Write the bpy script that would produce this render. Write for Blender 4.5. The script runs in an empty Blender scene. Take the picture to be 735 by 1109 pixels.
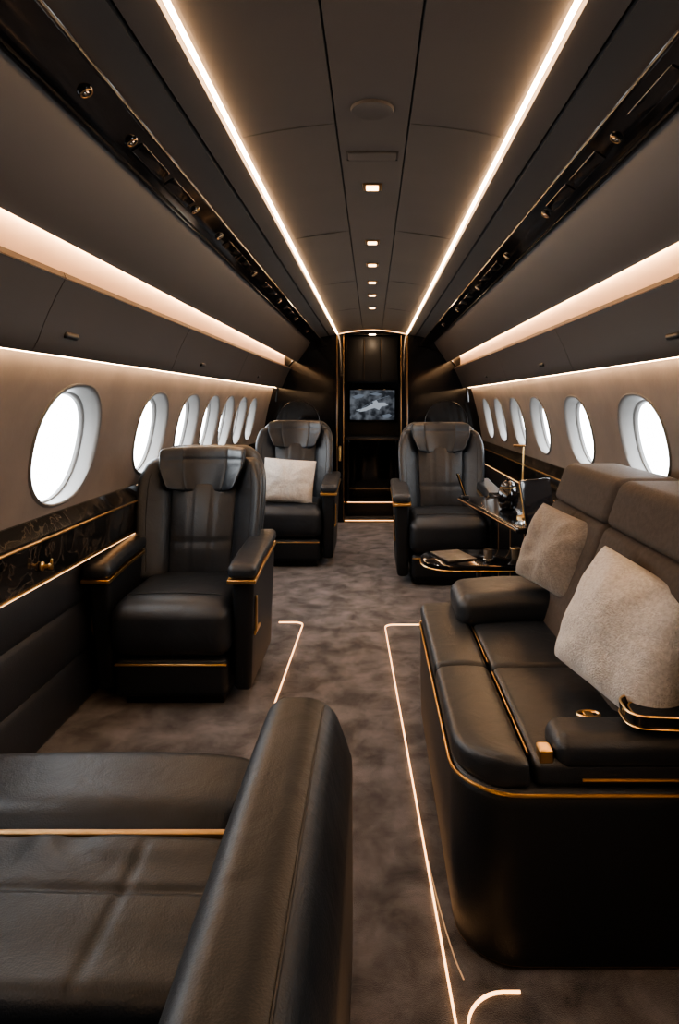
import bpy, bmesh, math, random
from mathutils import Vector, Matrix, noise
random.seed(4)
S = bpy.context.scene
COL = S.collection
PI = math.pi

# ------------------------------------------------------------------ materials
def new_mat(name):
    m = bpy.data.materials.new(name); m.use_nodes = True
    nt = m.node_tree
    return m, nt, nt.nodes['Principled BSDF']

def pmat(name, col, rough=.5, metal=0., var=0., vscale=6., bump=0., bscale=200., coat=0., col2=None, sheen=0., spec=.5, detail=3., wrinkle=0., wscale=14., lo=.35, hi=.65, dist=0., nrough=.5):
    m, nt, b = new_mat(name)
    b.inputs['Base Color'].default_value = (*col, 1)
    b.inputs['Roughness'].default_value = rough
    b.inputs['Metallic'].default_value = metal
    b.inputs['Specular IOR Level'].default_value = spec
    if coat: b.inputs['Coat Weight'].default_value = coat; b.inputs['Coat Roughness'].default_value = .06
    if sheen: b.inputs['Sheen Weight'].default_value = sheen; b.inputs['Sheen Roughness'].default_value = .5
    tc = nt.nodes.new('ShaderNodeTexCoord')
    if var or col2:
        n = nt.nodes.new('ShaderNodeTexNoise'); n.inputs['Scale'].default_value = vscale; n.inputs['Detail'].default_value = detail
        n.inputs['Distortion'].default_value = dist; n.inputs['Roughness'].default_value = nrough
        nt.links.new(tc.outputs['Object'], n.inputs['Vector'])
        r = nt.nodes.new('ShaderNodeValToRGB')
        c2 = col2 or tuple(c*(1+var) for c in col)
        c1 = col if col2 else tuple(c*(1-var) for c in col)
        r.color_ramp.elements[0].color = (*c1, 1); r.color_ramp.elements[0].position = lo
        r.color_ramp.elements[1].color = (*c2, 1); r.color_ramp.elements[1].position = hi
        nt.links.new(n.outputs['Fac'], r.inputs['Fac']); nt.links.new(r.outputs['Color'], b.inputs['Base Color'])
    prev = None
    if wrinkle:
        n3 = nt.nodes.new('ShaderNodeTexNoise'); n3.inputs['Scale'].default_value = wscale; n3.inputs['Detail'].default_value = 3
        n3.inputs['Distortion'].default_value = 1.2
        nt.links.new(tc.outputs['Object'], n3.inputs['Vector'])
        bp = nt.nodes.new('ShaderNodeBump'); bp.inputs['Strength'].default_value = wrinkle; bp.inputs['Distance'].default_value = .03
        nt.links.new(n3.outputs['Fac'], bp.inputs['Height']); nt.links.new(bp.outputs['Normal'], b.inputs['Normal']); prev = bp
    if bump:
        n2 = nt.nodes.new('ShaderNodeTexNoise'); n2.inputs['Scale'].default_value = bscale; n2.inputs['Detail'].default_value = 2
        nt.links.new(tc.outputs['Object'], n2.inputs['Vector'])
        bp = nt.nodes.new('ShaderNodeBump'); bp.inputs['Strength'].default_value = bump; bp.inputs['Distance'].default_value = .01
        if prev: nt.links.new(prev.outputs['Normal'], bp.inputs['Normal'])
        nt.links.new(n2.outputs['Fac'], bp.inputs['Height']); nt.links.new(bp.outputs['Normal'], b.inputs['Normal'])
    return m

def emat(name, col, strength):
    m = bpy.data.materials.new(name); m.use_nodes = True
    nt = m.node_tree; nt.nodes.clear()
    e = nt.nodes.new('ShaderNodeEmission'); e.inputs['Color'].default_value = (*col, 1); e.inputs['Strength'].default_value = strength
    o = nt.nodes.new('ShaderNodeOutputMaterial'); nt.links.new(e.outputs[0], o.inputs[0])
    return m

M = {}
M['leather'] = pmat('black_leather', (.0070,.0098,.0142), .42, bump=.12, bscale=300, var=.2, vscale=9, wrinkle=.09, wscale=10, spec=.27)
M['leather_lit'] = pmat('black_leather_lit', (.0115,.0145,.0195), .42, bump=.10, bscale=300, var=.15, vscale=9, wrinkle=.10, wscale=10, spec=.45)  # same leather, colour lightened to stand in for window light on the cushions
M['leather2'] = pmat('black_leather_panel', (.0072,.0090,.0120), .45, bump=.12, bscale=260, spec=.36)
M['seam'] = pmat('leather_seam', (.004,.004,.005), .55)
M['gold'] = pmat('brushed_gold', (.72,.47,.21), .28, 1.0)
M['mgold'] = pmat('muted_gold', (.36,.24,.12), .45, 1.0)
M['dgold'] = pmat('dark_bronze', (.30,.19,.10), .38, 1.0)
M['lacquer'] = pmat('black_lacquer', (.005,.005,.006), .10, coat=.3, spec=.45)
M['lacquer_wall'] = pmat('black_lacquer_wall', (.004,.004,.005), .13, coat=.15, spec=.30)
M['satin'] = pmat('satin_black', (.006,.006,.007), .4)
M['ceil'] = pmat('ceiling_suede', (.052,.042,.036), .75, bump=.05, bscale=300, var=.06, vscale=3)
M['panel'] = pmat('upper_panel', (.045,.036,.031), .55, bump=.04, bscale=300, var=.05, vscale=3)
M['bin'] = pmat('bin_panel', (.046,.038,.034), .5, bump=.04, bscale=300, var=.05, vscale=3)
M['cseam'] = pmat('ceiling_seam', (.007,.006,.006), .8)
M['xseam'] = pmat('ceiling_cross_seam', (.036,.030,.026), .8)
M['cove'] = pmat('cove_cream', (.58,.45,.34), .6)
M['wall'] = pmat('wall_taupe', (.142,.117,.100), .65, bump=.06, bscale=60, var=.12, vscale=5)
M['wframe'] = pmat('window_grey', (.095,.090,.086), .45)
M['pad'] = pmat('padded_panel', (.019,.021,.026), .45, bump=.1, bscale=220)
M['carpet'] = pmat('carpet', (.034,.031,.034), .95, col2=(.175,.161,.170), vscale=7, bump=.8, bscale=420, sheen=.2, spec=.1, detail=12, lo=.36, hi=.68, dist=.3, nrough=.60)
M['brown'] = pmat('taupe_upholstery', (.050,.040,.034), .75, bump=.25, bscale=420, var=.12, vscale=60, spec=.25)
M['greyp'] = pmat('grey_weave', (.44,.43,.425), .95, bump=.8, bscale=240, var=.14, vscale=110, sheen=.3, spec=.15, wrinkle=.45, wscale=6)
M['beigep'] = pmat('beige_weave', (.20,.175,.155), .95, bump=.7, bscale=260, var=.14, vscale=110, sheen=.25, spec=.15, wrinkle=.45, wscale=7)
M['whitep'] = pmat('white_pillow', (.43,.40,.37), .9, bump=.4, bscale=200, var=.10, vscale=80, spec=.2, wrinkle=.5, wscale=8)
M['glass'] = pmat('dark_glass', (.012,.012,.014), .08, coat=.3)
M['steel'] = pmat('steel', (.5,.48,.46), .2, 1.0)
M['dsteel'] = pmat('dark_steel', (.10,.10,.105), .3, 1.0)
M['tumbler'] = pmat('smoked_glass', (.08,.07,.06), .05, coat=.6)
M['paper'] = pmat('dark_magazine', (.06,.055,.05), .35, var=.5, vscale=40)
WARM = (1.0, .63, .34)
M['led'] = emat('led_warm', WARM, 54)
M['ledcove'] = emat('led_cove', WARM, 46)
M['ledwall'] = emat('led_wall', WARM, 58)
M['ledfloor'] = emat('led_floor', (1.0,.52,.23), 5.5)
M['reflglow'] = emat('reflected_glow', (1.0,.55,.28), .6)  # glow colour for a painted reflection, not an LED
M['ledledge'] = emat('led_ledge', (1.0,.54,.25), 5)
M['lens'] = emat('lens_warm', (1.0,.62,.33), 10)
M['sky'] = emat('daylight', (.90,.96,1.0), 16)
M['mapland'] = emat('map_land', (.50,.55,.62), .7)
M['mapline'] = emat('map_line', (.25,.29,.35), .6)

# marble
m, nt, b = new_mat('black_marble')
tc = nt.nodes.new('ShaderNodeTexCoord'); n = nt.nodes.new('ShaderNodeTexNoise'); n.inputs['Scale'].default_value = 8; n.inputs['Detail'].default_value = 9
n.inputs['Distortion'].default_value = 1.2
nt.links.new(tc.outputs['Object'], n.inputs['Vector'])
r = nt.nodes.new('ShaderNodeValToRGB'); e = r.color_ramp.elements
e[0].position = .47; e[0].color = (.008,.008,.008,1); e[1].position = .535; e[1].color = (.016,.014,.013,1)
k = e.new(.5); k.color = (.060,.048,.038,1)
nt.links.new(n.outputs['Fac'], r.inputs['Fac']); nt.links.new(r.outputs['Color'], b.inputs['Base Color']); b.inputs['Roughness'].default_value = .09
M['marble'] = m
# map on the screen: sea
m = bpy.data.materials.new('map_display'); m.use_nodes = True; nt = m.node_tree; nt.nodes.clear()
tc = nt.nodes.new('ShaderNodeTexCoord'); n = nt.nodes.new('ShaderNodeTexNoise'); n.inputs['Scale'].default_value = 11; n.inputs['Detail'].default_value = 8
nt.links.new(tc.outputs['Object'], n.inputs['Vector'])
r = nt.nodes.new('ShaderNodeValToRGB'); e = r.color_ramp.elements
e[0].position = .40; e[0].color = (.030,.034,.042,1); e[1].position = .64; e[1].color = (.17,.185,.21,1)
em = nt.nodes.new('ShaderNodeEmission'); em.inputs['Strength'].default_value = .8
o = nt.nodes.new('ShaderNodeOutputMaterial')
nt.links.new(n.outputs['Fac'], r.inputs['Fac']); nt.links.new(r.outputs['Color'], em.inputs['Color']); nt.links.new(em.outputs[0], o.inputs[0])
M['map'] = m

# ------------------------------------------------------------------ mesh helpers
class MB:
    def __init__(self): self.v = []; self.f = []; self.mi = []
    def add(self, vf, mi=0):
        v, f = vf; o = len(self.v); self.v += [tuple(p) for p in v]
        self.f += [tuple(i+o for i in q) for q in f]; self.mi += [mi]*len(f); return self
    def build(self, name, mat, parent=None, angle=40, recalc=True):
        me = bpy.data.meshes.new(name); me.from_pydata(self.v, [], self.f)
        mats = mat if isinstance(mat, (list, tuple)) else [mat]
        for x in mats: me.materials.append(x)
        for p, i in zip(me.polygons, self.mi): p.material_index = i; p.use_smooth = True
        if recalc:
            bm = bmesh.new(); bm.from_mesh(me); bmesh.ops.recalc_face_normals(bm, faces=bm.faces); bm.to_mesh(me); bm.free()
        me.set_sharp_from_angle(angle=math.radians(angle))
        o = bpy.data.objects.new(name, me); COL.objects.link(o)
        if parent: o.parent = parent
        return o

def mk(name, vf, mat, parent=None, angle=40): return MB().add(vf).build(name, mat, parent, angle)

def empty(name, loc=(0,0,0), rz=0, label=None, cat=None, group=None, sc=1):
    o = bpy.data.objects.new(name, None); COL.objects.link(o); o.empty_display_size = .05
    o.location = loc; o.rotation_euler = (0,0,rz); o.scale = (sc,sc,sc)
    return tag(o, label, cat, group)
def tag(o, label=None, cat=None, group=None, kind=None):
    if label: o['label'] = label
    if cat: o['category'] = cat
    if group: o['group'] = group
    if kind: o['kind'] = kind
    return o
def copy_tree(o, parent=None):
    c = o.copy(); COL.objects.link(c)
    if parent: c.parent = parent
    for ch in list(o.children): copy_tree(ch, c)
    return c

def axv(h, r, n):
    i = h-r
    v = [-i+2*i*k/n for k in range(n+1)]
    c = [i+r*math.tan(k*PI/12) for k in (1,2,3)]
    return [-x for x in reversed(c)]+v+c
def rg(x0, x1, y0, y1, z0, z1, r=.02, n=(4,4,4), f=None):
    c = ((x0+x1)/2, (y0+y1)/2, (z0+z1)/2); h = ((x1-x0)/2, (y1-y0)/2, (z1-z0)/2)
    r = min(r, min(h)*.98)
    ax = [axv(h[i], r, n[i]) for i in range(3)]
    idx = {}; V = []
    def vt(i, j, k):
        if (i,j,k) in idx: return idx[(i,j,k)]
        p = Vector((ax[0][i], ax[1][j], ax[2][k]))
        q = Vector([max(-(h[a]-r), min(h[a]-r, p[a])) for a in range(3)])
        d = p-q
        if d.length > 1e-9: p = q+d.normalized()*r
        p = p+Vector(c)
        if f: p = Vector(f(p.x, p.y, p.z))
        idx[(i,j,k)] = len(V); V.append(p); return idx[(i,j,k)]
    N = [len(a) for a in ax]; F = []
    for k in (0, N[2]-1):
        for i in range(N[0]-1):
            for j in range(N[1]-1): F.append((vt(i,j,k), vt(i+1,j,k), vt(i+1,j+1,k), vt(i,j+1,k)))
    for j in (0, N[1]-1):
        for i in range(N[0]-1):
            for k in range(N[2]-1): F.append((vt(i,j,k), vt(i+1,j,k), vt(i+1,j,k+1), vt(i,j,k+1)))
    for i in (0, N[0]-1):
        for j in range(N[1]-1):
            for k in range(N[2]-1): F.append((vt(i,j,k), vt(i,j+1,k), vt(i,j+1,k+1), vt(i,j,k+1)))
    return V, F
def tube(path, r, n=8, closed=False):
    P = [Vector(p) for p in path]; L = len(P); V = []; F = []
    up = None
    for i, p in enumerate(P):
        if closed: t = P[(i+1) % L]-P[i-1]
        else: t = P[min(i+1, L-1)]-P[max(i-1, 0)]
        t.normalize()
        if up is None: up = Vector((0,0,1)) if abs(t.z) < .9 else Vector((1,0,0))
        s = t.cross(up).normalized(); up = s.cross(t).normalized()
        for k in range(n):
            a = 2*PI*k/n; V.append(p+s*math.cos(a)*r+up*math.sin(a)*r)
    for i in range(L if closed else L-1):
        j = (i+1) % L
        for k in range(n): F.append((i*n+k, i*n+(k+1) % n, j*n+(k+1) % n, j*n+k))
    if not closed: F.append(tuple(range(n))); F.append(tuple((L-1)*n+k for k in range(n)))
    return V, F
def loft(rings, cap=True):
    n = len(rings[0]); V = [p for r in rings for p in r]; F = []
    for i in range(len(rings)-1):
        for k in range(n): F.append((i*n+k, i*n+(k+1) % n, (i+1)*n+(k+1) % n, (i+1)*n+k))
    if cap: F.append(tuple(range(n))); F.append(tuple((len(rings)-1)*n+k for k in range(n)))
    return V, F
def lathe(prof, c=(0,0,0), n=24):
    return loft([[(c[0]+r*math.cos(2*PI*k/n), c[1]+r*math.sin(2*PI*k/n), c[2]+z) for k in range(n)] for r, z in prof])
def rrect(x0, x1, y0, y1, R, inset=0, seg=8):
    x0 += inset; y0 += inset; x1 -= inset; y1 -= inset
    out = []
    for (cx, cy, sx, sy, r, a0) in ((x0,y0,1,1,R[0],PI), (x1,y0,-1,1,R[1],1.5*PI), (x1,y1,-1,-1,R[2],0), (x0,y1,1,-1,R[3],.5*PI)):
        r = max(r-inset, .004)
        for k in range(seg+1):
            a = a0+.5*PI*k/seg
            out.append((cx+sx*r+r*math.cos(a), cy+sy*r+r*math.sin(a)))
    return out
def sheet(pts, y0, y1, s=1):
    V = []; F = []
    for (x, z) in pts: V.append((s*x, y0, z)); V.append((s*x, y1, z))
    for i in range(len(pts)-1): F.append((2*i, 2*i+1, 2*i+3, 2*i+2))
    return V, F
def prism_y(pts, y0, y1, s=1):
    return loft([[(s*x, y0, z) for x, z in pts], [(s*x, y1, z) for x, z in pts]])
def ribbon(path, w, z, h):
    P = [Vector((p[0], p[1], 0)) for p in path]; V = []; F = []
    for i, p in enumerate(P):
        t = (P[min(i+1, len(P)-1)]-P[max(i-1, 0)]).normalized(); s = Vector((-t.y, t.x, 0))*w/2
        for q, zz in ((p-s, z), (p+s, z), (p+s, z+h), (p-s, z+h)): V.append((q.x, q.y, zz))
    for i in range(len(P)-1):
        for k in range(4): F.append((4*i+k, 4*i+(k+1) % 4, 4*i+4+(k+1) % 4, 4*i+4+k))
    F.append((0,1,2,3)); F.append(tuple(4*(len(P)-1)+k for k in range(4)))
    return V, F
def arc(cx, cy, r, a0, a1, n=10):
    return [(cx+r*math.cos(math.radians(a0+(a1-a0)*k/n)), cy+r*math.sin(math.radians(a0+(a1-a0)*k/n))) for k in range(n+1)]

# ------------------------------------------------------------------ camera
F_PX = 700.
cam = bpy.data.cameras.new('camera'); co = bpy.data.objects.new('camera', cam); COL.objects.link(co)
co.location = (0, 0, 1.28); co.rotation_euler = (PI/2, 0, 0)
cam.sensor_fit = 'VERTICAL'; cam.sensor_height = 36; cam.lens = 36*F_PX/1109
cam.shift_x = -35.5/1109; cam.shift_y = -119.5/1109; cam.clip_start = .02
S.camera = co

# ------------------------------------------------------------------ cabin shell
YB, YF, YV = -1.2, 6.9, 7.75
def struct(name, label, vf, mat, cat, angle=40):
    o = mk(name, vf, mat, angle=angle); return tag(o, label, cat, kind='structure')
struct('floor', 'mauve grey mottled plush carpet covering the cabin floor', rg(-1.25,1.25,YB,YV,-.06,0,.005,(2,2,1)), M['carpet'], 'floor')
cb = MB()
cz = lambda x: 2.05-.33*x*x
for s in (-1, 1):
    cb.add(sheet([(x, cz(x)) for x in (0,.03,.06,.098)], YB, YF, s))
    cb.add(sheet([(.098,cz(.098)),(.1,cz(.1)+.006),(.104,cz(.104))], YB, YF, s), 1)
    cb.add(sheet([(x, cz(x)) for x in (.104,.15,.2,.25,.3,.358)], YB, YF, s))
    cb.add(sheet([(.358,cz(.358)),(.362,2.025),(.378,2.02),(.385,1.996)], YB, YF, s))
    cb.add(sheet([(.385,1.996),(.42,1.990),(.455,1.983)], YB, YF, s))
    cb.add(sheet([(.455,1.983),(.458,1.993),(.466,1.981)], YB, YF, s), 1)
    cb.add(sheet([(.466,1.981),(.50,1.977),(.54,1.970),(.562,1.962)], YB, YF, s))
    for yy in (1.15, 1.78, 2.9, 4.1, 5.3):
        xs = (.104,.2,.3,.358)
        cb.add(loft([[(s*x, yy-.001, cz(x)-o) for x in xs]+[(s*x, yy+.001, cz(x)-o) for x in xs[::-1]] for o in (.0008,.0002)]), 2)
tag(cb.build('ceiling', [M['ceil'], M['cseam'], M['xseam']], recalc=False), 'dark taupe suede ceiling with lengthwise panel seams', 'ceiling', kind='structure')

side = {-1: 'left', 1: 'right'}
def XW(z): d = z-1.1; return 1.135-.196*d-.1641*d*d
upper_pts = [(.655,1.925),(.661,1.910),(.668,1.895),(.678,1.877),(.69,1.858),(.702,1.839),(.715,1.819),(.730,1.797),(.745,1.775),(.760,1.754),(.775,1.734),(.787,1.718),(.797,1.705),(.80,1.698),(.805,1.70)]
tn = 1
for s in (-1, 1):
    sd = side[s]
    ub = MB(); ub.add(sheet(upper_pts, YB, YF, s))
    o = ub.build('trim_%d' % tn, M['panel'], recalc=False); tn += 1
    tag(o, 'dark curved upper panel between black service strip and %s cove light' % sd, 'panel', kind='structure')
    o = mk('trim_%d' % tn, sheet([(.805,1.70),(.808,1.79),(.93,1.792),(.94,1.74),(.94,1.62),(.87,1.63)], YB, YF, s), M['cove'], angle=30); tn += 1
    tag(o, 'cream light cove recess running above the %s overhead bins' % sd, 'trim', kind='structure')
    pts = []
    for i in range(61):
        z = .66*i/60; pts.append((1.228-.022*abs(math.sin(PI*z/.22))**.5, z))
    o = mk('trim_%d' % tn, sheet(pts, YB, YF, s), M['pad'], angle=60); tn += 1
    tag(o, 'black padded lower panel with horizontal rows along the %s side wall' % sd, 'panel', kind='structure')

ZC = 1.12
def se(a, n=2.3):
    c, d = math.cos(a), math.sin(a)
    return (math.copysign(abs(c)**(2/n), c), math.copysign(abs(d)**(2/n), d))
WIN = {-1: [(.6,.21,.205),(1.5,.21,.205),(2.40,.245,.215),(3.30,.215,.20),(3.93,.205,.20),(4.47,.20,.20),(4.97,.195,.20),(5.48,.195,.195),(5.98,.19,.19)],  # first two per side are unseen windows added to light the near seats
        1: [(.95,.21,.19),(1.8,.21,.19),(2.70,.225,.185),(3.53,.21,.185),(4.34,.20,.185),(5.0,.195,.185),(5.67,.19,.185),(6.26,.18,.185)]}
def wall_side(s):
    wb = MB(); W = WIN[s]; Z0, Z1 = .655, 1.49
    for i, (yc, hw, hh) in enumerate(W):
        a = YB if i == 0 else (W[i-1][0]+yc)/2
        b_ = YF if i == len(W)-1 else (W[i+1][0]+yc)/2
        angs = [2*PI*k/48 for k in range(48)]+[math.atan2(zz-ZC, yy-yc) % (2*PI) for yy in (a,b_) for zz in (Z0,Z1)]
        angs = sorted(angs); rings = []
        K = 6
        inner = []; outer = []
        for t in angs:
            c, d = math.cos(t), math.sin(t)
            tt = 1e9
            if c > 1e-9: tt = min(tt, (b_-yc)/c)
            if c < -1e-9: tt = min(tt, (a-yc)/c)
            if d > 1e-9: tt = min(tt, (Z1-ZC)/d)
            if d < -1e-9: tt = min(tt, (Z0-ZC)/d)
            outer.append((yc+c*tt, ZC+d*tt))
            rr = 1.04/((abs(c)/hw)**2.3+(abs(d)/hh)**2.3)**(1/2.3)
            inner.append((yc+c*rr, ZC+d*rr))
        for q in range(K+1):
            w = q/K
            ring = []
            for (iy, iz), (oy, oz) in zip(inner, outer):
                y = iy+(oy-iy)*w; z = iz+(oz-iz)*w; ring.append((s*XW(z), y, z))
            rings.append(ring)
        wb.add(loft(rings, False))
    o = wb.build('wall_%s' % side[s], M['wall'], angle=60, recalc=False)
    tag(o, 'taupe %s cabin side wall pierced by oval windows' % side[s], 'wall', kind='structure')
for s in (-1, 1): wall_side(s)
ords = ['nearest','second','third','fourth','fifth','sixth','seventh','eighth','ninth']
wn = 1
for s in (-1, 1):
    for i, (yc, hw, hh) in enumerate(WIN[s]):
        def ring(sc, off):
            out = []
            for k in range(48):
                c, d = se(2*PI*k/48); z = ZC+d*hh*sc
                out.append((s*(XW(z)+off), yc+c*hw*sc, z-off*.17))
            return out
        fr = mk('window_%d' % wn, loft([ring(1.065,.004), ring(1.055,-.006), ring(1.03,-.008), ring(1.0,-.004), ring(.985,.008), ring(.97,.05), ring(.96,.088)], False), M['wframe'], angle=50)
        tag(fr, '%s oval window with grey surround in the %s wall' % (ords[i], side[s]), 'window', kind='structure')
        mk('inner_rim', loft([ring(.965,.056), ring(.94,.060), ring(.93,.066), ring(.93,.076), ring(.965,.078)], False), M['wframe'], fr)
        mk('pane', loft([ring(.955,.080), ring(.955,.084)]), M['sky'], fr)
        wn += 1

sec = [(0,0),(1.25,0),(1.24,.65),(1.19,.9),(1.15,1.2),(1.08,1.5),(.95,1.80),(.68,1.93),(.56,1.98),(0,2.08)]
full = sec+[(-x, z) for x, z in reversed(sec[1:-1])]
struct('wall_back', 'unseen dark rear wall added behind the viewer to contain the light', prism_y(full, YB-.05, YB), M['leather2'], 'wall')  # unseen wall, added behind the camera to keep light in
fb = MB()
for s in (-1, 1):
    fb.add(prism_y([(.37,0)]+sec[1:-1]+[(.37,2.06)], YF, YF+.06, s))
wf = tag(fb.build('wall_front', M['lacquer_wall']), 'glossy black curved forward bulkhead on both sides of the doorway', 'wall', kind='structure')
for s in (-1, 1):
    pp = [(.56,.06),(1.02,.06),(1.02,1.05)]+[(.79+.23*math.cos(math.radians(a)), 1.05+.24*math.sin(math.radians(a))) for a in range(9,180,9)]+[(.56,1.05)]
    ap_ = mk('arched_panel', prism_y(pp, YF-.016, YF-.001, s), M['lacquer'], wf)
    mk('arch_rim', tube([(s*x, YF-.017, z) for x, z in pp[2:]], .004, 6), M['dsteel'], ap_)
    # rounded lip following the curve of the cabin section
    lip = [(.43+.60*math.cos(math.radians(a)), 1.28+.60*math.sin(math.radians(a))) for a in range(0,86,5)]
    mk('curved_lip', tube([(s*x, YF-.012, z) for x, z in lip], .012, 8), M['lacquer'], wf)
vb = MB()
vb.add(loft([[(-.45,YF+.06,0),(-.45,YF+.06,2.06),(.45,YF+.06,2.06),(.45,YF+.06,0)], [(-.45,YV,0),(-.45,YV,2.06),(.45,YV,2.06),(.45,YV,0)]], False))
vb.add(([(-.45,YV,0),(-.45,YV,2.06),(.45,YV,2.06),(.45,YV,0)], [(0,1,2,3)]))
tag(vb.build('wall_vestibule', M['leather2'], recalc=False), 'dark walls of the small vestibule behind the doorway', 'wall', kind='structure')
db = MB()
for s in (-1, 1): db.add(rg(min(s*.30,s*.385), max(s*.30,s*.385), YF-.04, YF+.1, 0, 2.03, .008, (1,1,4)))
db.add(rg(-.385,.385,YF-.04,YF+.1,2.0,2.045,.008,(4,1,1)))
door = tag(db.build('door_1', M['lacquer']), 'glossy black doorway frame with gold edges leading to the galley', 'doorway', kind='structure')
for s in (-1, 1):
    mk('gold_edge', rg(s*.305-.005, s*.305+.005, YF-.046, YF-.036, .02, 1.98, .002, (1,1,1)), M['dgold'], door)
    mk('gold_edge', rg(s*.372-.004, s*.372+.004, YF-.046, YF-.036, .02, 1.98, .002, (1,1,1)), M['dgold'], door)
    mk('door_handle', tube([(s*.34,YF-.04,.66),(s*.34,YF-.085,.66),(s*.34,YF-.085,.80),(s*.34,YF-.04,.80)], .014, 8), M['gold'], door)
mk('gold_threshold', rg(-.30,.30,YF-.05,YF-.02,.0005,.016,.003,(2,1,1)), M['gold'], door)
mk('threshold_light', rg(-.29,.29,YF-.049,YF-.044,.018,.024,.002,(2,1,1)), M['ledfloor'], door)

# ------------------------------------------------------------------ overhead bins
segs = [(YB,1.84),(1.84,3.1),(3.1,4.6),(4.6,YF)]
where = ['nearest','second','third','farthest']
binp = [(.872,1.632),(.878,1.648),(.90,1.655),(1.04,1.60),(1.05,1.488),(1.0,1.476),(.988,1.440),(.982,1.427),(.972,1.422),(.963,1.433),(.950,1.46),(.937,1.495),(.921,1.535),(.900,1.580),(.884,1.61)]
for s in (-1, 1):
    for i, (a, b_) in enumerate(segs):
        bb = empty('overhead_bin', (0,(a+b_)/2,0), 0, '%s dark overhead bin above the %s windows' % (where[i], side[s]), 'overhead bin', 'overhead bins along the %s side' % side[s])
        h = (b_-a)/2
        mk('body', prism_y(binp, -h+.002, h-.002, s), M['bin'], bb, angle=38)
        yl = (2.02-(a+b_)/2) if i == 1 else -h*.35
        la = mk('latch', rg(-.010,.010,-.045,.045,-.011,.011,.0095,(1,4,1)), M['satin'], bb)
        la.location = (s*.942, yl, 1.485); la.rotation_euler = (0, s*.4, 0)
# ------------------------------------------------------------------ light strips
def light(name, label, vf, mat): return tag(mk(name, vf, mat), label, 'light strip')
for s in (-1, 1):
    sd = side[s]
    light('light_strip', 'warm ceiling light strip running lengthwise on the %s of the downlights' % sd, rg(min(s*.366,s*.374), max(s*.366,s*.374), YB+.02, YF-.06, 1.994, 2.008, .0035, (1,2,1)), M['led'])
    light('light_strip', 'warm cove light strip hidden above the %s overhead bins' % sd, rg(min(s*.915,s*.93), max(s*.915,s*.93), YB+.02, YF-.01, 1.765, 1.782, .004, (1,2,1)), M['ledcove'])
    light('light_strip', 'warm light strip under the %s overhead bins washing the window wall' % sd, rg(min(s*1.018,s*1.029), max(s*1.018,s*1.029), YB+.02, YF-.01, 1.428, 1.438, .0035, (1,2,1)), M['ledwall'])
light('light_strip', 'short warm light line across the top of the galley doorway', tube([(x, YF-.055, cz(x)-.012) for x in [-.36+.72*i/12 for i in range(13)]], .004, 6), M['ledfloor'])
R_PATH = [(.27,3.70),(.18,3.70)]+arc(.123,3.65,.05,90,178,8)+[(.073+.098*(3.64-y)/2.3, y) for y in (3.2,2.6,2.0,1.6,1.34,1.1,.6)]
light('floor_light_strip', 'warm light strip inlaid in the carpet along the sofa side of the aisle', ribbon(R_PATH, .0045, .0005, .006), M['ledfloor'])
light('floor_light_strip', 'short curved floor light strip at the near foot of the sofa', ribbon([(.32,1.398),(.285,1.398)]+arc(.285,1.308,.09,92,180,12)+[(.193,1.2)], .005, .0005, .005), M['ledfloor'])
light('floor_light_strip', 'thin glowing line painted for the faint reflection close to the sofa base', ribbon([(.156,1.80),(.160,1.74),(.167,1.66),(.178,1.56),(.190,1.48),(.202,1.43)], .003, .0005, .002), M['reflglow'])  # glowing ribbon stands in for a faint reflection, no lamp there
L_PATH = [(-.54,3.74),(-.49,3.74)]+arc(-.448,3.69,.05,90,2,8)+[(-.398-.02*(3.68-y)/1.3, y) for y in (3.2,2.6,2.0,1.65)]
light('floor_light_strip', 'warm light strip inlaid in the carpet beside the left front armchair', ribbon(L_PATH, .0045, .0005, .006), M['ledfloor'])
# ------------------------------------------------------------------ service strips with spotlights
for s in (-1, 1):
    sp = empty('service_panel', (0,0,0), 0, 'glossy black service strip with small spotlights on the %s upper ceiling' % side[s], 'service panel')
    mk('strip', prism_y([(.560,1.963),(.566,1.955),(.60,1.938),(.632,1.916),(.648,1.912),(.662,1.925),(.66,1.99),(.56,1.99)], YB, YF-.005, s), M['lacquer'], sp, angle=25)
    mk('edge_rail', tube([(s*.650,YB+.01,1.910),(s*.650,YF-.01,1.910)], .007, 8), M['lacquer'], sp)
    mk('edge_rail', tube([(s*.563,YB+.01,1.957),(s*.563,YF-.01,1.957)], .005, 8), M['lacquer'], sp)
    ys = [1.36,1.62,2.2,2.55,3.3,4.2,5.1,6.0] if s < 0 else [1.60,2.25,2.9,3.7,4.6,5.5]
    for y in ys:
        q = mk('spotlight', lathe([(.004,-.004),(.014,-.004),(.017,-.001),(.017,.005)], (0,0,0), 20), M['lacquer'], sp)
        q.location = (s*.603, y, 1.932); q.rotation_euler = (0, s*.56, 0)
        mk('rim', tube([(.0125*math.cos(2*PI*k/20), .0125*math.sin(2*PI*k/20), -.0045) for k in range(20)], .0016, 6, True), M['dgold'], q)
        mk('bulb', lathe([(.002,-.007),(.005,-.0065),(.007,-.003)], (0,0,0), 12), M['steel'], q)
    for y in ([1.9,2.9,3.8,4.7] if s < 0 else [1.25,1.95,3.3,4.2]):
        for j in range(2):
            q = mk('vent', rg(-.018,.018,-.11,.11,-.002,.004,.002,(1,2,1)), M['lacquer'], sp)
            q.location = (s*.603, y+.26*j-.13, 1.934); q.rotation_euler = (0, s*.56, 0)
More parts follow.
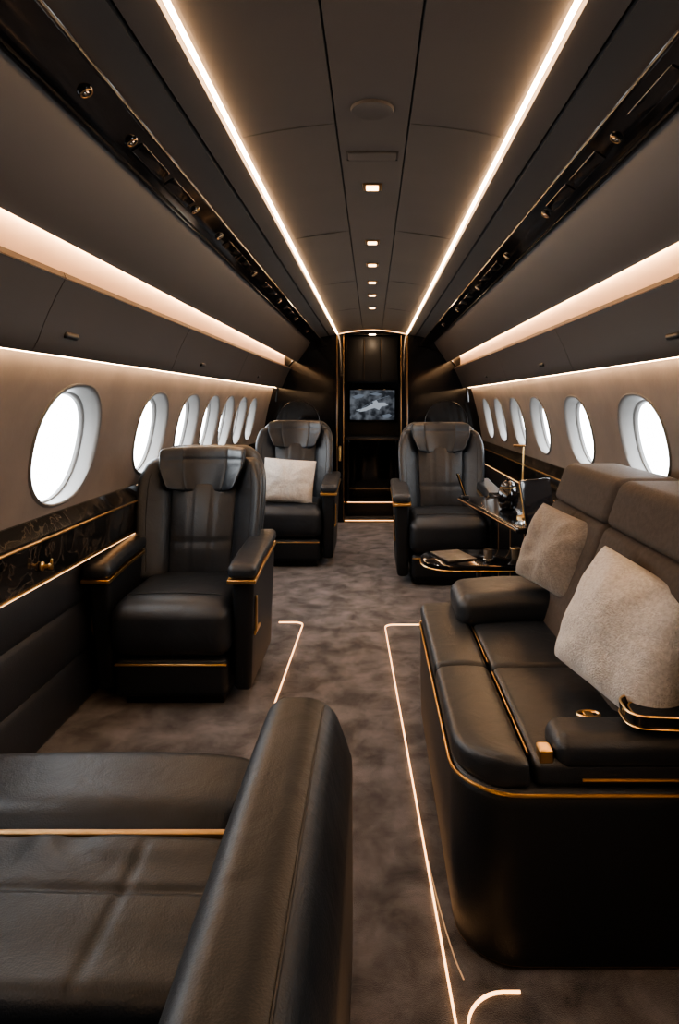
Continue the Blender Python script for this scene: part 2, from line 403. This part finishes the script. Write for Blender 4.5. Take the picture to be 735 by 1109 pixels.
# ------------------------------------------------------------------ ceiling fittings
dl_y = [2.31,3.11,3.62,4.15,4.65,5.28]
proto = None
for i, y in enumerate(dl_y):
    if proto is None:
        proto = empty('ceiling_downlight', (0,y,2.05))
        mk('frame', rg(-.034,.034,-.034,.034,-.006,-.0005,.004,(1,1,1)), M['dgold'], proto)
        mk('diffuser', rg(-.022,.022,-.022,.022,-.010,-.0055,.003,(1,1,1)), M['lens'], proto)
        d = proto
    else:
        d = copy_tree(proto); d.location = (0,y,2.05)
    tag(d, '%s square glowing downlight along the middle of the ceiling' % ('farthest' if i == 5 else ords[i]), 'downlight', 'downlights along the ceiling centre')
    L = bpy.data.lights.new('downlight_lamp', 'SPOT'); L.energy = 15; L.color = (1,.92,.84); L.spot_size = 1.8; L.spot_blend = .8; L.shadow_soft_size = .03
    lo = bpy.data.objects.new('downlight_lamp', L); COL.objects.link(lo); lo.location = (0,y,2.03)
sp = tag(mk('ceiling_speaker', lathe([(.002,-.004),(.04,-.004),(.046,-.007),(.055,-.007),(.058,0)], (0,1.70,2.0495), 32), M['ceil']), 'round dark speaker grille set in the near ceiling', 'speaker')
hp = empty('ceiling_hatch', (0,2.02,2.05), 0, 'rectangular dark hatch panel between speaker and first downlight', 'hatch')
mk('panel', rg(-.075,.075,-.03,.03,-.006,-.0005,.003,(2,1,1)), M['ceil'], hp)
mk('edge', tube([(-.08,-.034,-.003),(.08,-.034,-.003),(.08,.034,-.003),(-.08,.034,-.003)], .002, 6, True), M['xseam'], hp)

# ------------------------------------------------------------------ marble side ledges
for s in (-1, 1):
    lg = empty('side_ledge', (0,0,0), 0, 'black marble side ledge with gold lines under the %s windows' % side[s], 'ledge')
    mk('ledge_top', prism_y([(1.178,.876),(1.165,.872),(1.132,.818),(1.132,.806),(1.178,.806)], YB, YF-.005, s), M['marble'], lg, 25)
    mk('fascia', prism_y([(1.182,.806),(1.136,.806),(1.142,.655),(1.188,.655)], YB, YF-.005, s), M['marble'], lg, 25)
    mk('gold_trim', rg(min(s*1.124,s*1.140), max(s*1.124,s*1.140), YB, YF-.01, .801, .809, .003, (1,2,1)), M['gold'], lg)
    mk('gold_trim', rg(min(s*1.134,s*1.146), max(s*1.134,s*1.146), YB, YF-.01, .652, .657, .002, (1,2,1)), M['gold'], lg)
    mk('glow_strip', rg(min(s*1.142,s*1.150), max(s*1.142,s*1.150), YB+.01, YF-.01, .645, .651, .002, (1,2,1)), M['ledledge'], lg)
    if s < 0:
        kn = mk('latch_knob', lathe([(.014,0),(.016,.006),(.007,.010),(.006,.025),(.011,.029),(.010,.036),(.003,.038)], (0,0,0), 18), M['gold'], lg)
        kn.location = (-1.137,2.22,.715); kn.rotation_euler = (0,PI/2,0)
        mk('latch_bar', rg(-.026,.012,-.004,.004,-.004,.004,.003,(1,1,1)), M['gold'], kn).location = (0,0,.036)

# ------------------------------------------------------------------ club armchairs
LEA_LIT = M['leather_lit']
def BF(x, z): return .245+.25*(z-.74)-.085*(abs(x)/.28)**3
def make_chair():
    R = empty('club_armchair')
    mk('plinth', rg(-.21,.21,-.22,.22,0,.06,.01,(2,2,1)), M['satin'], R)
    mk('base', rg(-.235,.235,-.285,.26,.05,.215,.03,(4,4,3)), M['leather2'], R)
    mk('gold_trim', rg(-.232,.232,-.291,-.275,.186,.195,.003,(4,1,1)), M['gold'], R)
    def sf(x, y, z):
        t = max(0, (z-.34)/.12)
        z += t*.018*(1-(x/.26)**2)*(1-((y+.06)/.28)**2)
        z -= t*.022*max(0, (-y-.2)/.12)**2
        if z < .3: y += .03*(.3-z)/.1*(1 if y < 0 else 0)
        return x, y, z
    mk('seat', rg(-.248,.248,-.325,.22,.215,.455,.060,(8,8,4), sf), LEA_LIT, R)
    mk('seat_piping', tube([sf(x, -.215, .457) for x in [-.2+.4*i/10 for i in range(11)]], .003, 6), M['seam'], R)
    for s in (-1, 1):
        x0, x1 = sorted((s*.252, s*.345))
        def af(x, y, z):
            t = (z-.06)/.5
            if y < 0: y += .05*(1-t)*(-y/.27)
            x -= s*.02*(1-t)*(1 if abs(x) > .3 else 0)
            return x, y, z
        arm = mk('armrest', rg(x0,x1,-.290,.30,.06,.575,.022,(3,8,6), af), M['leather2'], R)
        p0, p1 = sorted((s*.240, s*.358))
        def pf(x, y, z): return x, y, z+.05*y-.045*max(0, -y-.10)
        mk('arm_pad', rg(p0,p1,-.322,.27,.576,.636,.024,(3,8,2), pf), LEA_LIT, arm)
        mk('gold_trim', rg(min(s*.240,s*.358),max(s*.240,s*.358),-.320,.262,.558,.576,.004,(2,8,1), pf), M['gold'], arm)
        mk('gold_plate', rg(s*.345-.004,s*.345+.004,-.235,-.212,.31,.46,.003,(1,1,2)), M['gold'], arm)
        mk('gold_plate', rg(s*.340-.004,s*.340+.004,-.235,-.12,.295,.312,.003,(1,1,1)), M['gold'], arm)
    def wsc(z):
        t = (z-.41)/.65
        w = .94+.11*math.sin(PI*min(1, t*1.05)*.75)
        if t > .70: w *= math.sqrt(max(.05, 1-((t-.70)/.30)**2*.42))
        return w
    def bf(x, y, z):
        xs = x*wsc(z)
        return xs, y+.25*(z-.74)-.03*(abs(xs)/.28)**3, z
    mk('backrest', rg(-.282,.282,.20,.335,.40,1.055,.065,(12,3,14), lambda x,y,z: bf(x, y+.06, z)), LEA_LIT, R)
    for s in (-1, 1):
        b0, b1 = sorted((s*.150, s*.288))
        def sbf(x, y, z):
            xs = x*wsc(z)
            u = (abs(x)-.219)/.069
            y2 = y+BF(xs, z)+.006
            if y < 0: y2 -= .018*(1-u*u)
            return xs, y2, z
        so = mk('side_bolster', rg(b0,b1,-.035,.07,.43,1.0,.034,(6,2,14), sbf), LEA_LIT, R)
        mk('piping', tube([tuple(Vector(sbf(s*.238, -.035, z))+Vector((0,-.0005,0))) for z in [.48+.46*i/12 for i in range(13)]], .0022, 6), M['seam'], so)
    def cf(x, y, z):
        y2 = y
        if y < 0:
            y2 -= .026*(1-(x/.175)**2)*(1-((z-.67)/.22)**2)
            y2 += .006*math.exp(-((abs(x)-.058)/.007)**2)+.006*math.exp(-((z-.60)/.009)**2)
        return x*(.92+.22*(z-.45)), y2+BF(0, z)+.004, z
    mk('back_cushion', rg(-.172,.172,-.025,.05,.44,.885,.022,(22,2,28), cf), LEA_LIT, R)
    # winged headrest: flat centre panel, wings curving forward, upper edge flush with the back
    def hf(x, y, z):
        t = (z-.850)/.20
        x2 = x*(.70+.36*t-.15*max(0, t-.55)/.45)
        y2 = y-.085*(abs(x)/.21)**2.4
        if y < 0:
            y2 += .007*math.exp(-((abs(x)-.125)/.008)**2)+.005*math.exp(-((z-.995)/.008)**2)
        return x2, y2+BF(0, z)+.002, z-.028*(1-(x/.2)**2)*(1-t)+.004*t*(1-(x/.2)**2)
    mk('headrest', rg(-.228,.228,-.030,.06,.850,1.050,.022,(40,2,24), hf), LEA_LIT, R)
    return R
ch = make_chair(); ch.location = (-.835,2.96,0)
tag(ch, 'black leather armchair with gold trims beside the nearest left window', 'armchair', 'club armchairs in the cabin')
c2 = copy_tree(ch); c2.location = (-.655,5.25,0); c2.scale = (1.08,1.06,1.06)
tag(c2, 'far left black leather armchair holding a white pillow', 'armchair', 'club armchairs in the cabin')
c3 = copy_tree(ch); c3.location = (.525,4.74,0); c3.scale = (1.08,1.06,1.06)
tag(c3, 'far right black leather armchair behind the small black table', 'armchair', 'club armchairs in the cabin')

# ------------------------------------------------------------------ pillows
def pillow(w, h, t, seed=0, n=40):
    V = []; F = []; idx = {}
    def P(u, v, sg):
        q = max(abs(u), abs(v)); l = math.hypot(u, v)
        k = 1-.03*(max(0, l-q)/.414)**2
        x = w/2*u*k*(1-.065*(1-v*v)); y = h/2*v*k*(1-.065*(1-u*u))
        m_ = max(0, 1-u*u)*max(0, 1-v*v)
        th = t/2*m_**.42
        nz = noise.noise(Vector((u*1.3+seed, v*1.3, sg*2)))*.034*m_
        a = math.atan2(v, u)
        fold = .016*math.sin(9*a+seed+2*noise.noise(Vector((u*2,v*2,seed))))*m_*(u*u+v*v)
        return (x, sg*th+nz+fold*sg, y)
    for sg in (-1, 1):
        for i in range(n+1):
            for j in range(n+1):
                u = math.sin((2*i/n-1)*PI/2); v = math.sin((2*j/n-1)*PI/2)
                b = i in (0,n) or j in (0,n)
                key = (i,j) if b else (i,j,sg)
                if key not in idx: idx[key] = len(V); V.append(P(u, v, 0 if b else sg))
        for i in range(n):
            for j in range(n):
                F.append(tuple(idx[(a,c) if (a in (0,n) or c in (0,n)) else (a,c,sg)] for a, c in ((i,j),(i+1,j),(i+1,j+1),(i,j+1))))
    return V, F
def put_pillow(label, w, h, t, mat, loc, yaw, lean, roll, seed):
    o = mk('throw_pillow', pillow(w,h,t,seed), mat, angle=85); o.location = loc
    o.rotation_euler = (Matrix.Rotation(yaw,3,'Z') @ Matrix.Rotation(lean,3,'X') @ Matrix.Rotation(roll,3,'Y')).to_euler()
    return tag(o, label, 'pillow')
put_pillow('white throw pillow on the far left armchair', .42,.36,.21, M['whitep'], (-.66,5.09,.655), .05, -.32, .08, 1)
put_pillow('large grey woven throw pillow at the near end of the sofa', .40,.36,.25, M['greyp'], (.680,1.70,.668), -1.08, -.38, .20, 2)
put_pillow('smaller taupe throw pillow resting on the far sofa arm', .32,.30,.20, M['beigep'], (.685,2.36,.728), -.98, -.34, .18, 3)

# ------------------------------------------------------------------ sofa on the right
sf = empty('sofa', (0,0,0), 0, 'long black leather sofa with taupe back cushions and gold piping', 'sofa')
X0, X1, Y0, Y1 = .19, 1.12, 1.44, 2.62
RC = .15
RR = (RC,.03,.03,.07)
def ct(i, z): return [(x, y, z) for x, y in rrect(X0,X1,Y0,Y1,RR,i)]
mk('plinth', loft([ct(.03,0), ct(.03,.02)]), M['satin'], sf)
mk('base', loft([ct(.018,.008), ct(.010,.012), ct(.004,.05), ct(.0,.2), ct(.0,.37), ct(.005,.40), ct(.02,.41)]), M['leather2'], sf, 50)
mk('gold_piping', tube(ct(-.001,.402), .0042, 8, True), M['gold'], sf)
mk('gold_foot_trim', tube(ct(.012,.012), .0022, 6, True), M['dgold'], sf)
def xmin(y):
    d = Y0+.008
    if y < d+RC:
        q = max(0, min(RC, RC-(y-d))); return X0+.002+RC-math.sqrt(max(0, RC**2-q*q))
    return X0+.002
def bol(x, y, z):
    xm = min(xmin(y), .345); u = (.357-x)/(.357-.192)
    return .357-u*(.357-xm), y, z+(.008*(1-(2*u-1)**2) if z > .44 else 0)
mk('front_cushion', rg(.192,.357,Y0+.010,1.985,.405,.470,.022,(5,22,2), bol), LEA_LIT, sf)
mk('front_cushion', rg(.192,.357,1.99,2.60,.405,.470,.022,(5,8,2), bol), LEA_LIT, sf)
def puff(x0,x1,y0,y1,a):
    def f(x,y,z):
        if z > .44: z += a*(1-((2*x-x0-x1)/(x1-x0))**2)*(1-((2*y-y0-y1)/(y1-y0))**2)
        return x,y,z
    return f
mk('seat_cushion', rg(.365,.80,Y0+.015,1.985,.405,.470,.022,(6,8,2), puff(.365,.80,1.45,1.985,.014)), LEA_LIT, sf)
mk('seat_cushion', rg(.365,.80,1.99,2.60,.405,.470,.022,(6,8,2), puff(.365,.80,1.99,2.6,.014)), LEA_LIT, sf)
mk('gold_seam', tube([(.361,1.50,.462),(.361,1.95,.464)], .0026, 8), M['gold'], sf)
mk('gold_seam', tube([(.361,2.02,.464),(.361,2.36,.462)], .0026, 8), M['gold'], sf)
def armf(x,y,z): return x, y, z-.012*max(0,(.5-x)/.15)
mk('armrest', rg(.31,.72,2.34,2.62,.46,.585,.05,(8,6,3), armf), LEA_LIT, sf)
mk('armrest', rg(.412,1.11,Y0+.006,1.575,.445,.526,.037,(8,5,3)), LEA_LIT, sf)
mk('gold_clip', rg(.378,.410,Y0+.02,1.50,.460,.492,.005,(1,1,1)), M['gold'], sf)
mk('gold_trim', tube([(.47,Y0+.004,.434),(1.08,Y0+.004,.434)], .0035, 8), M['gold'], sf)
bk = MB().add(tube([(.550+.028*math.cos(2*PI*k/20), 1.645+.017*math.sin(2*PI*k/20), .485) for k in range(20)], .004, 6, True)).add(rg(.538,.562,1.630,1.660,.480,.487,.003,(1,1,1)))
bk.build('buckle', M['gold'], sf)
mk('back_frame', rg(.88,1.10,1.44,2.74,.06,.97,.04,(3,6,6), lambda x,y,z: (x+(.06*(z-.06) if x < .95 else 0), y, z)), M['leather2'], sf)
for (a, b_) in ((1.25,2.14),(2.145,2.74)):
    def away(y):
        q = max(0, min(1, (1.68-y)/.12)); return .16*q*q*(3-2*q)
    def kf(x, y, z):
        u = (2*y-a-b_)/(b_-a); v = (z-.66)/.21
        x2 = x+.36*(z-.47)+away(y)*max(0, min(1, (.80-z)/.2))
        if x < .72:
            x2 -= .012*(1-u**4)*(1-v*v)
            for ys in ((1.84,) if a < 2 else (2.44,)): x2 += .007*math.exp(-((y-ys)/.008)**2)
        return x2, y, z
    mk('back_cushion', rg(.62,.87,a+.002,b_-.002,.455,.870,.026,(3,60,10), kf), M['brown'], sf)
    def kh(x, y, z):
        u = (2*y-a-b_)/(b_-a)
        x2 = x+.36*(z-.47)
        if x < .72: x2 -= .004*(1-u**4)
        return x2, y, z
    mk('head_cushion', rg(.617,.85,a+.002,b_-.002,.868,1.022,.034,(3,12,4), kh), M['brown'], sf)

# valet tray on the near sofa arm
tr = empty('valet_tray', (.690,1.510,.5265), -.08, 'black tray with gold rims resting on the near sofa arm', 'tray')
def rr3(w,h,r,i,z): return [(x,y,z) for x,y in rrect(-w,w,-h,h,(r,)*4,i)]
TW, TH = .105, .058
mk('tray_body', loft([rr3(TW,TH,.04,.016,0), rr3(TW,TH,.04,.004,.010), rr3(TW,TH,.04,0,.040), rr3(TW,TH,.04,.006,.040), rr3(TW,TH,.04,.014,.022)]), M['lacquer'], tr)
mk('gold_rim', tube(rr3(TW,TH,.04,.003,.041), .003, 6, True), M['gold'], tr)
mk('gold_rim', tube(rr3(TW,TH,.04,.001,.014), .002, 6, True), M['gold'], tr)
mk('inlay', loft([rr3(TW-.018,TH-.016,.028,.0,.0225), rr3(TW-.018,TH-.016,.028,.004,.032)]), M['leather'], tr)
mk('inlay_rim', tube(rr3(TW-.02,TH-.018,.028,0,.032), .002, 6, True), M['gold'], tr)

# ------------------------------------------------------------------ near seat at bottom left
ns = empty('lounge_seat', (0,0,0), 0, 'black leather lounge seat in the foreground left with gold piping and thick arm', 'seat')
mk('plinth', rg(-1.02,-.12,.1,1.40,0,.06,.01,(2,2,1)), M['satin'], ns)
mk('base', rg(-1.06,-.10,.05,1.42,.05,.33,.03,(4,4,3)), M['leather2'], ns)
def rolf(x,y,z):
    z2 = z+.010*math.sin(PI*max(0,min(1,(x+.98)/.76))) if z > .38 else z
    y2 = y-.03*max(0,(x+.42)/.2)**2*(1 if y > 1.4 else 0)
    return x, y2, z2
mk('front_roll', rg(-.985,-.235,1.262,1.545,.26,.462,.07,(10,6,4), rolf), M['leather'], ns)
mk('gold_piping', rg(-.975,-.245,1.247,1.261,.425,.4482,.005,(6,1,1)), M['mgold'], ns)
def nsf(x,y,z):
    if z > .4:
        u = (x+.6)/.38
        z += .010*(1-u*u)-.006*math.exp(-((y-1.09)/.009)**2)*(1-u**8)
        z -= .004*math.exp(-((x+.42)/.008)**2)*(1-((y-1.065)/.18)**4)
        z += .003*noise.noise(Vector((x*6, y*14, 0)))
        z += .004*math.sin(30*(x+.2)+6*noise.noise(Vector((x*3,y*5,2))))*math.exp(-((y-1.20)/.05)**2)
    return x,y,z
mk('seat_cushion', rg(-.985,-.215,.885,1.245,.30,.452,.035,(70,60,3), nsf), M['leather'], ns)
mk('seat_cushion', rg(-.985,-.215,.16,.878,.30,.452,.035,(10,8,3)), M['leather'], ns)
def arf(x,y,z):
    t = (z-.05)/.608
    u = (x+.215)/.105
    x += u*.055*min(1, max(0, 1-t)*4.5)**.7
    z += -.016*max(0, (y-1.0)/.42)**2
    if y > 1.2: y += .02*(1-t)
    return x,y,z
arm = mk('armrest', rg(-.225,-.102,.12,1.43,.05,.656,.042,(6,16,18), arf), M['leather'], ns)
def ap(x,y,z): return tuple(Vector(arf(x,y,z)))
mk('arm_piping', tube([ap(-.114, y, .6445) for y in [.2+1.17*i/14 for i in range(15)]]+[ap(-.114,1.395,.638), ap(-.114,1.412,.622), ap(-.114,1.420,.60), ap(-.114,1.421,.5), ap(-.114,1.421,.35)], .0024, 6), M['seam'], arm)
mk('armrest', rg(-1.11,-.99,.12,1.38,.05,.62,.05,(4,10,6)), M['leather'], ns)
mk('backrest', rg(-.985,-.215,-.16,.14,.30,1.02,.08,(8,4,8)), M['leather'], ns)

# ------------------------------------------------------------------ right side table and console
tb = empty('side_table', (.50,3.19,0), 0, 'low glossy black oval table with gold edge beside the sofa', 'table')
def tt(i,z): return [(x,y,z) for x,y in rrect(-.26,.27,-.17,.17,(.15,.05,.05,.15),i)]
mk('tabletop', loft([tt(.02,.480), tt(0,.490), tt(0,.508), tt(.008,.512)]), M['lacquer'], tb)
mk('gold_rim', tube(tt(-.001,.488), .003, 6, True), M['gold'], tb)
mk('pedestal', lathe([(.05,.02),(.035,.06),(.03,.3),(.04,.46),(.07,.481)], (.05,0,0), 24), M['lacquer'], tb)
mk('foot', lathe([(.15,0),(.15,.012),(.05,.022),(.02,.024)], (.05,0,0), 32), M['satin'], tb)
for i, (x, y, lab) in enumerate(((.56,3.12,'smoked glass tumbler at the middle of the low black table'), (.70,3.16,'gold banded tumbler at the wall end of the low black table'))):
    t = empty('tumbler', (x,y,.5125), 0, lab, 'glass')
    mk('cup', lathe([(.018,0),(.020,.004),(.024,.055),(.021,.055),(.017,.010),(.002,.008)], (0,0,0), 20), M['tumbler'] , t)
    mk('band', tube([(.0235*math.cos(2*PI*k/20), .0235*math.sin(2*PI*k/20), .052 if i else .01) for k in range(20)], .0022, 6, True), M['gold'] if i else M['steel'], t)
mg = empty('magazine', (.40,3.20,.5125), .35, 'dark magazine lying flat on the low black table', 'magazine')
mk('pages', rg(-.075,.075,-.10,.10,.0005,.007,.002,(2,2,1)), M['brown'], mg)
mk('cover', rg(-.077,.077,-.102,.102,.007,.0095,.001,(2,2,1)), M['paper'], mg)
cs = empty('side_console', (0,0,0), 0, 'glossy black console cabinet with fold out leaf below the right windows', 'console')
mk('body', rg(.80,1.12,3.05,4.34,.02,.64,.015,(3,6,4)), M['lacquer'], cs)
mk('top', rg(.78,1.12,3.02,4.36,.642,.668,.010,(3,6,1)), M['marble'], cs)
mk('gold_trim', rg(.775,.79,3.02,4.36,.633,.642,.003,(1,4,1)), M['gold'], cs)
def lf(x,y,z): return x-.14*(y-3.0)*(1 if x < .7 else 0), y, z
mk('leaf', rg(.665,.81,2.98,3.98,.668,.698,.010,(3,6,1), lf), M['lacquer'], cs)
mk('leaf_gold_edge', tube([(.664,2.99,.684),(.526,3.97,.684)], .003, 6), M['dgold'], cs)
for y in (3.4,3.75,4.1): mk('door_line', rg(.797,.803,y-.003,y+.003,.05,.60,.001,(1,1,1)), M['dgold'], cs)
cn = empty('canister', (.735,3.50,.6985), 0, 'rounded black lidded canister standing on the console leaf', 'canister')
mk('body', lathe([(.034,0),(.046,.010),(.054,.035),(.056,.065),(.052,.095),(.044,.114),(.040,.118)], (0,0,0), 28), M['lacquer'], cn)
mk('lid', lathe([(.041,.119),(.042,.124),(.038,.138),(.022,.150),(.008,.154),(.010,.164),(.002,.168)], (0,0,0), 28), M['glass'], cn)
mk('gold_band', tube([(.0415*math.cos(2*PI*k/28), .0415*math.sin(2*PI*k/28), .1185) for k in range(28)], .002, 6, True), M['gold'], cn)
hs = empty('handset', (.560,3.90,.6985), .2, 'slim slanted handset in a cradle at the far end of the console leaf', 'handset')
mk('cradle', rg(-.022,.022,-.018,.018,0,.016,.004,(2,2,1)), M['satin'], hs)
def hsf(x,y,z): return x-.35*(z-.012), y, z
mk('grip', rg(-.010,.010,-.006,.006,.012,.15,.005,(1,1,4), hsf), M['lacquer'], hs)
mk('gold_edge', tube([hsf(0,-.0065,.016), hsf(0,-.0065,.148)], .002, 6), M['gold'], hs)
rl = empty('reading_lamp', (.755,3.24,.6985), 0, 'slender gold reading lamp standing on the console', 'lamp')
mk('lamp_base', lathe([(.03,0),(.03,.008),(.008,.014),(.004,.016)], (0,0,0), 20), M['gold'], rl)
mk('stem', tube([(0,0,.01),(-.002,0,.2),(.004,0,.36)], .0038, 8), M['gold'], rl)
mk('lamp_head', rg(-.05,.012,-.010,.010,.355,.367,.006,(2,1,1)), M['dgold'], rl)
mo = empty('monitor', (.80,3.06,.6985), .55, 'black tablet screen with gold edge propped behind the far sofa end', 'screen')
def mof(x,y,z): return x, y+.22*z, z
mk('bezel', rg(-.10,.10,-.008,.008,.0,.21,.007,(3,1,4), mof), M['lacquer'], mo)
mk('display', rg(-.09,.09,-.0100,-.0075,.012,.198,.001,(2,1,3), mof), M['glass'], mo)
mk('gold_edge', tube([mof(-.10,0,.004), mof(-.10,0,.206)], .003, 6), M['gold'], mo)

# ------------------------------------------------------------------ vestibule
gc = empty('galley_cabinet', (0,7.45,0), 0, 'black open fronted galley cabinet with gold lines under the wall screen', 'cabinet')
for s in (-1, 1):
    mk('side_panel', rg(min(s*.255,s*.30), max(s*.255,s*.30), -.22,.24,.13,.86,.008,(1,2,4)), M['lacquer'], gc)
mk('back_panel', rg(-.26,.26,.20,.24,.13,.86,.005,(2,1,3)), M['lacquer'], gc)
mk('base', rg(-.30,.30,-.22,.24,0,.145,.008,(3,2,1)), M['satin'], gc)
mk('countertop', rg(-.31,.31,-.235,.24,.845,.885,.015,(3,2,1)), LEA_LIT, gc)
mk('gold_trim', rg(-.30,.30,-.236,-.222,.142,.156,.003,(2,1,1)), M['gold'], gc)
mk('step_light', rg(-.28,.28,-.240,-.236,.157,.162,.0015,(2,1,1)), M['ledfloor'], gc)
mk('gold_trim', rg(-.30,.30,-.240,-.232,.850,.856,.002,(2,1,1)), M['dgold'], gc)
uc = empty('upper_cabinet', (0,7.5,0), 0, 'dark panel fronted cabinet high above the wall screen', 'cabinet')
mk('body', rg(-.31,.31,-.12,.24,1.50,2.03,.01,(3,2,3)), M['satin'], uc)
for i in range(3):
    x = -.2+.2*i
    d = mk('door', rg(x-.092,x+.092,-.134,-.121,1.53,2.0,.002,(1,1,1)), M['satin'], uc)
    mk('gold_edge', rg(x-.095,x-.092,-.137,-.13,1.53,2.0,.001,(1,1,2)), M['dgold'], d)
sc = empty('wall_screen', (0,7.70,1.24), 0, 'wall screen showing a blue grey map above the galley cabinet', 'screen')
mk('bezel', rg(-.285,.285,-.01,.04,-.20,.20,.008,(3,1,3)), M['lacquer'], sc)
mk('display', rg(-.265,.265,-.014,-.0095,-.178,.178,.001,(3,1,3)), M['map'], sc)
def poly(pts, y0=-.0155, y1=-.0145): return loft([[(x,y0,z) for x,z in pts],[(x,y1,z) for x,z in pts]])
land = [(-.20,-.06),(-.13,-.045),(-.06,-.02),(-.02,.005),(.01,.02),(.00,.045),(.05,.06),(.07,.03),(.15,.03),(.19,.0),(.11,-.02),(.08,-.06),(.03,-.035),(-.03,-.05),(-.08,-.07),(-.14,-.08)]
mk('map_land', poly(land), M['mapland'], sc)
mk('map_land', poly([(-.24,.10),(-.16,.13),(-.09,.12),(-.12,.09),(-.2,.075)]), M['mapline'], sc)
mk('map_land', poly([(.12,-.12),(.2,-.10),(.24,-.13),(.18,-.155),(.13,-.15)]), M['mapline'], sc)
mk('map_land', poly([(-.05,.13),(.04,.15),(.12,.13),(.06,.11)]), M['mapline'], sc)
mk('map_route', tube([(-.22,-.0155,-.13),(-.1,-.0155,-.02),(.04,-.0155,.06),(.2,-.0155,.11)], .0025, 5), M['mapline'], sc)

# ------------------------------------------------------------------ fill light and world
L = bpy.data.lights.new('vestibule_fill', 'POINT'); L.energy = 2.5; L.color = (1,.7,.45); L.shadow_soft_size = .04  # added fill light, no lamp fixture stands in the vestibule
lo = bpy.data.objects.new('vestibule_fill', L); COL.objects.link(lo); lo.location = (0,7.1,1.98)
w = bpy.data.worlds.new('world'); S.world = w; w.use_nodes = True
w.node_tree.nodes['Background'].inputs[0].default_value = (.6,.65,.7,1); w.node_tree.nodes['Background'].inputs[1].default_value = .02
S.view_settings.view_transform = 'AgX'
S.view_settings.look = 'AgX - Medium High Contrast'
S.view_settings.exposure = -0.05
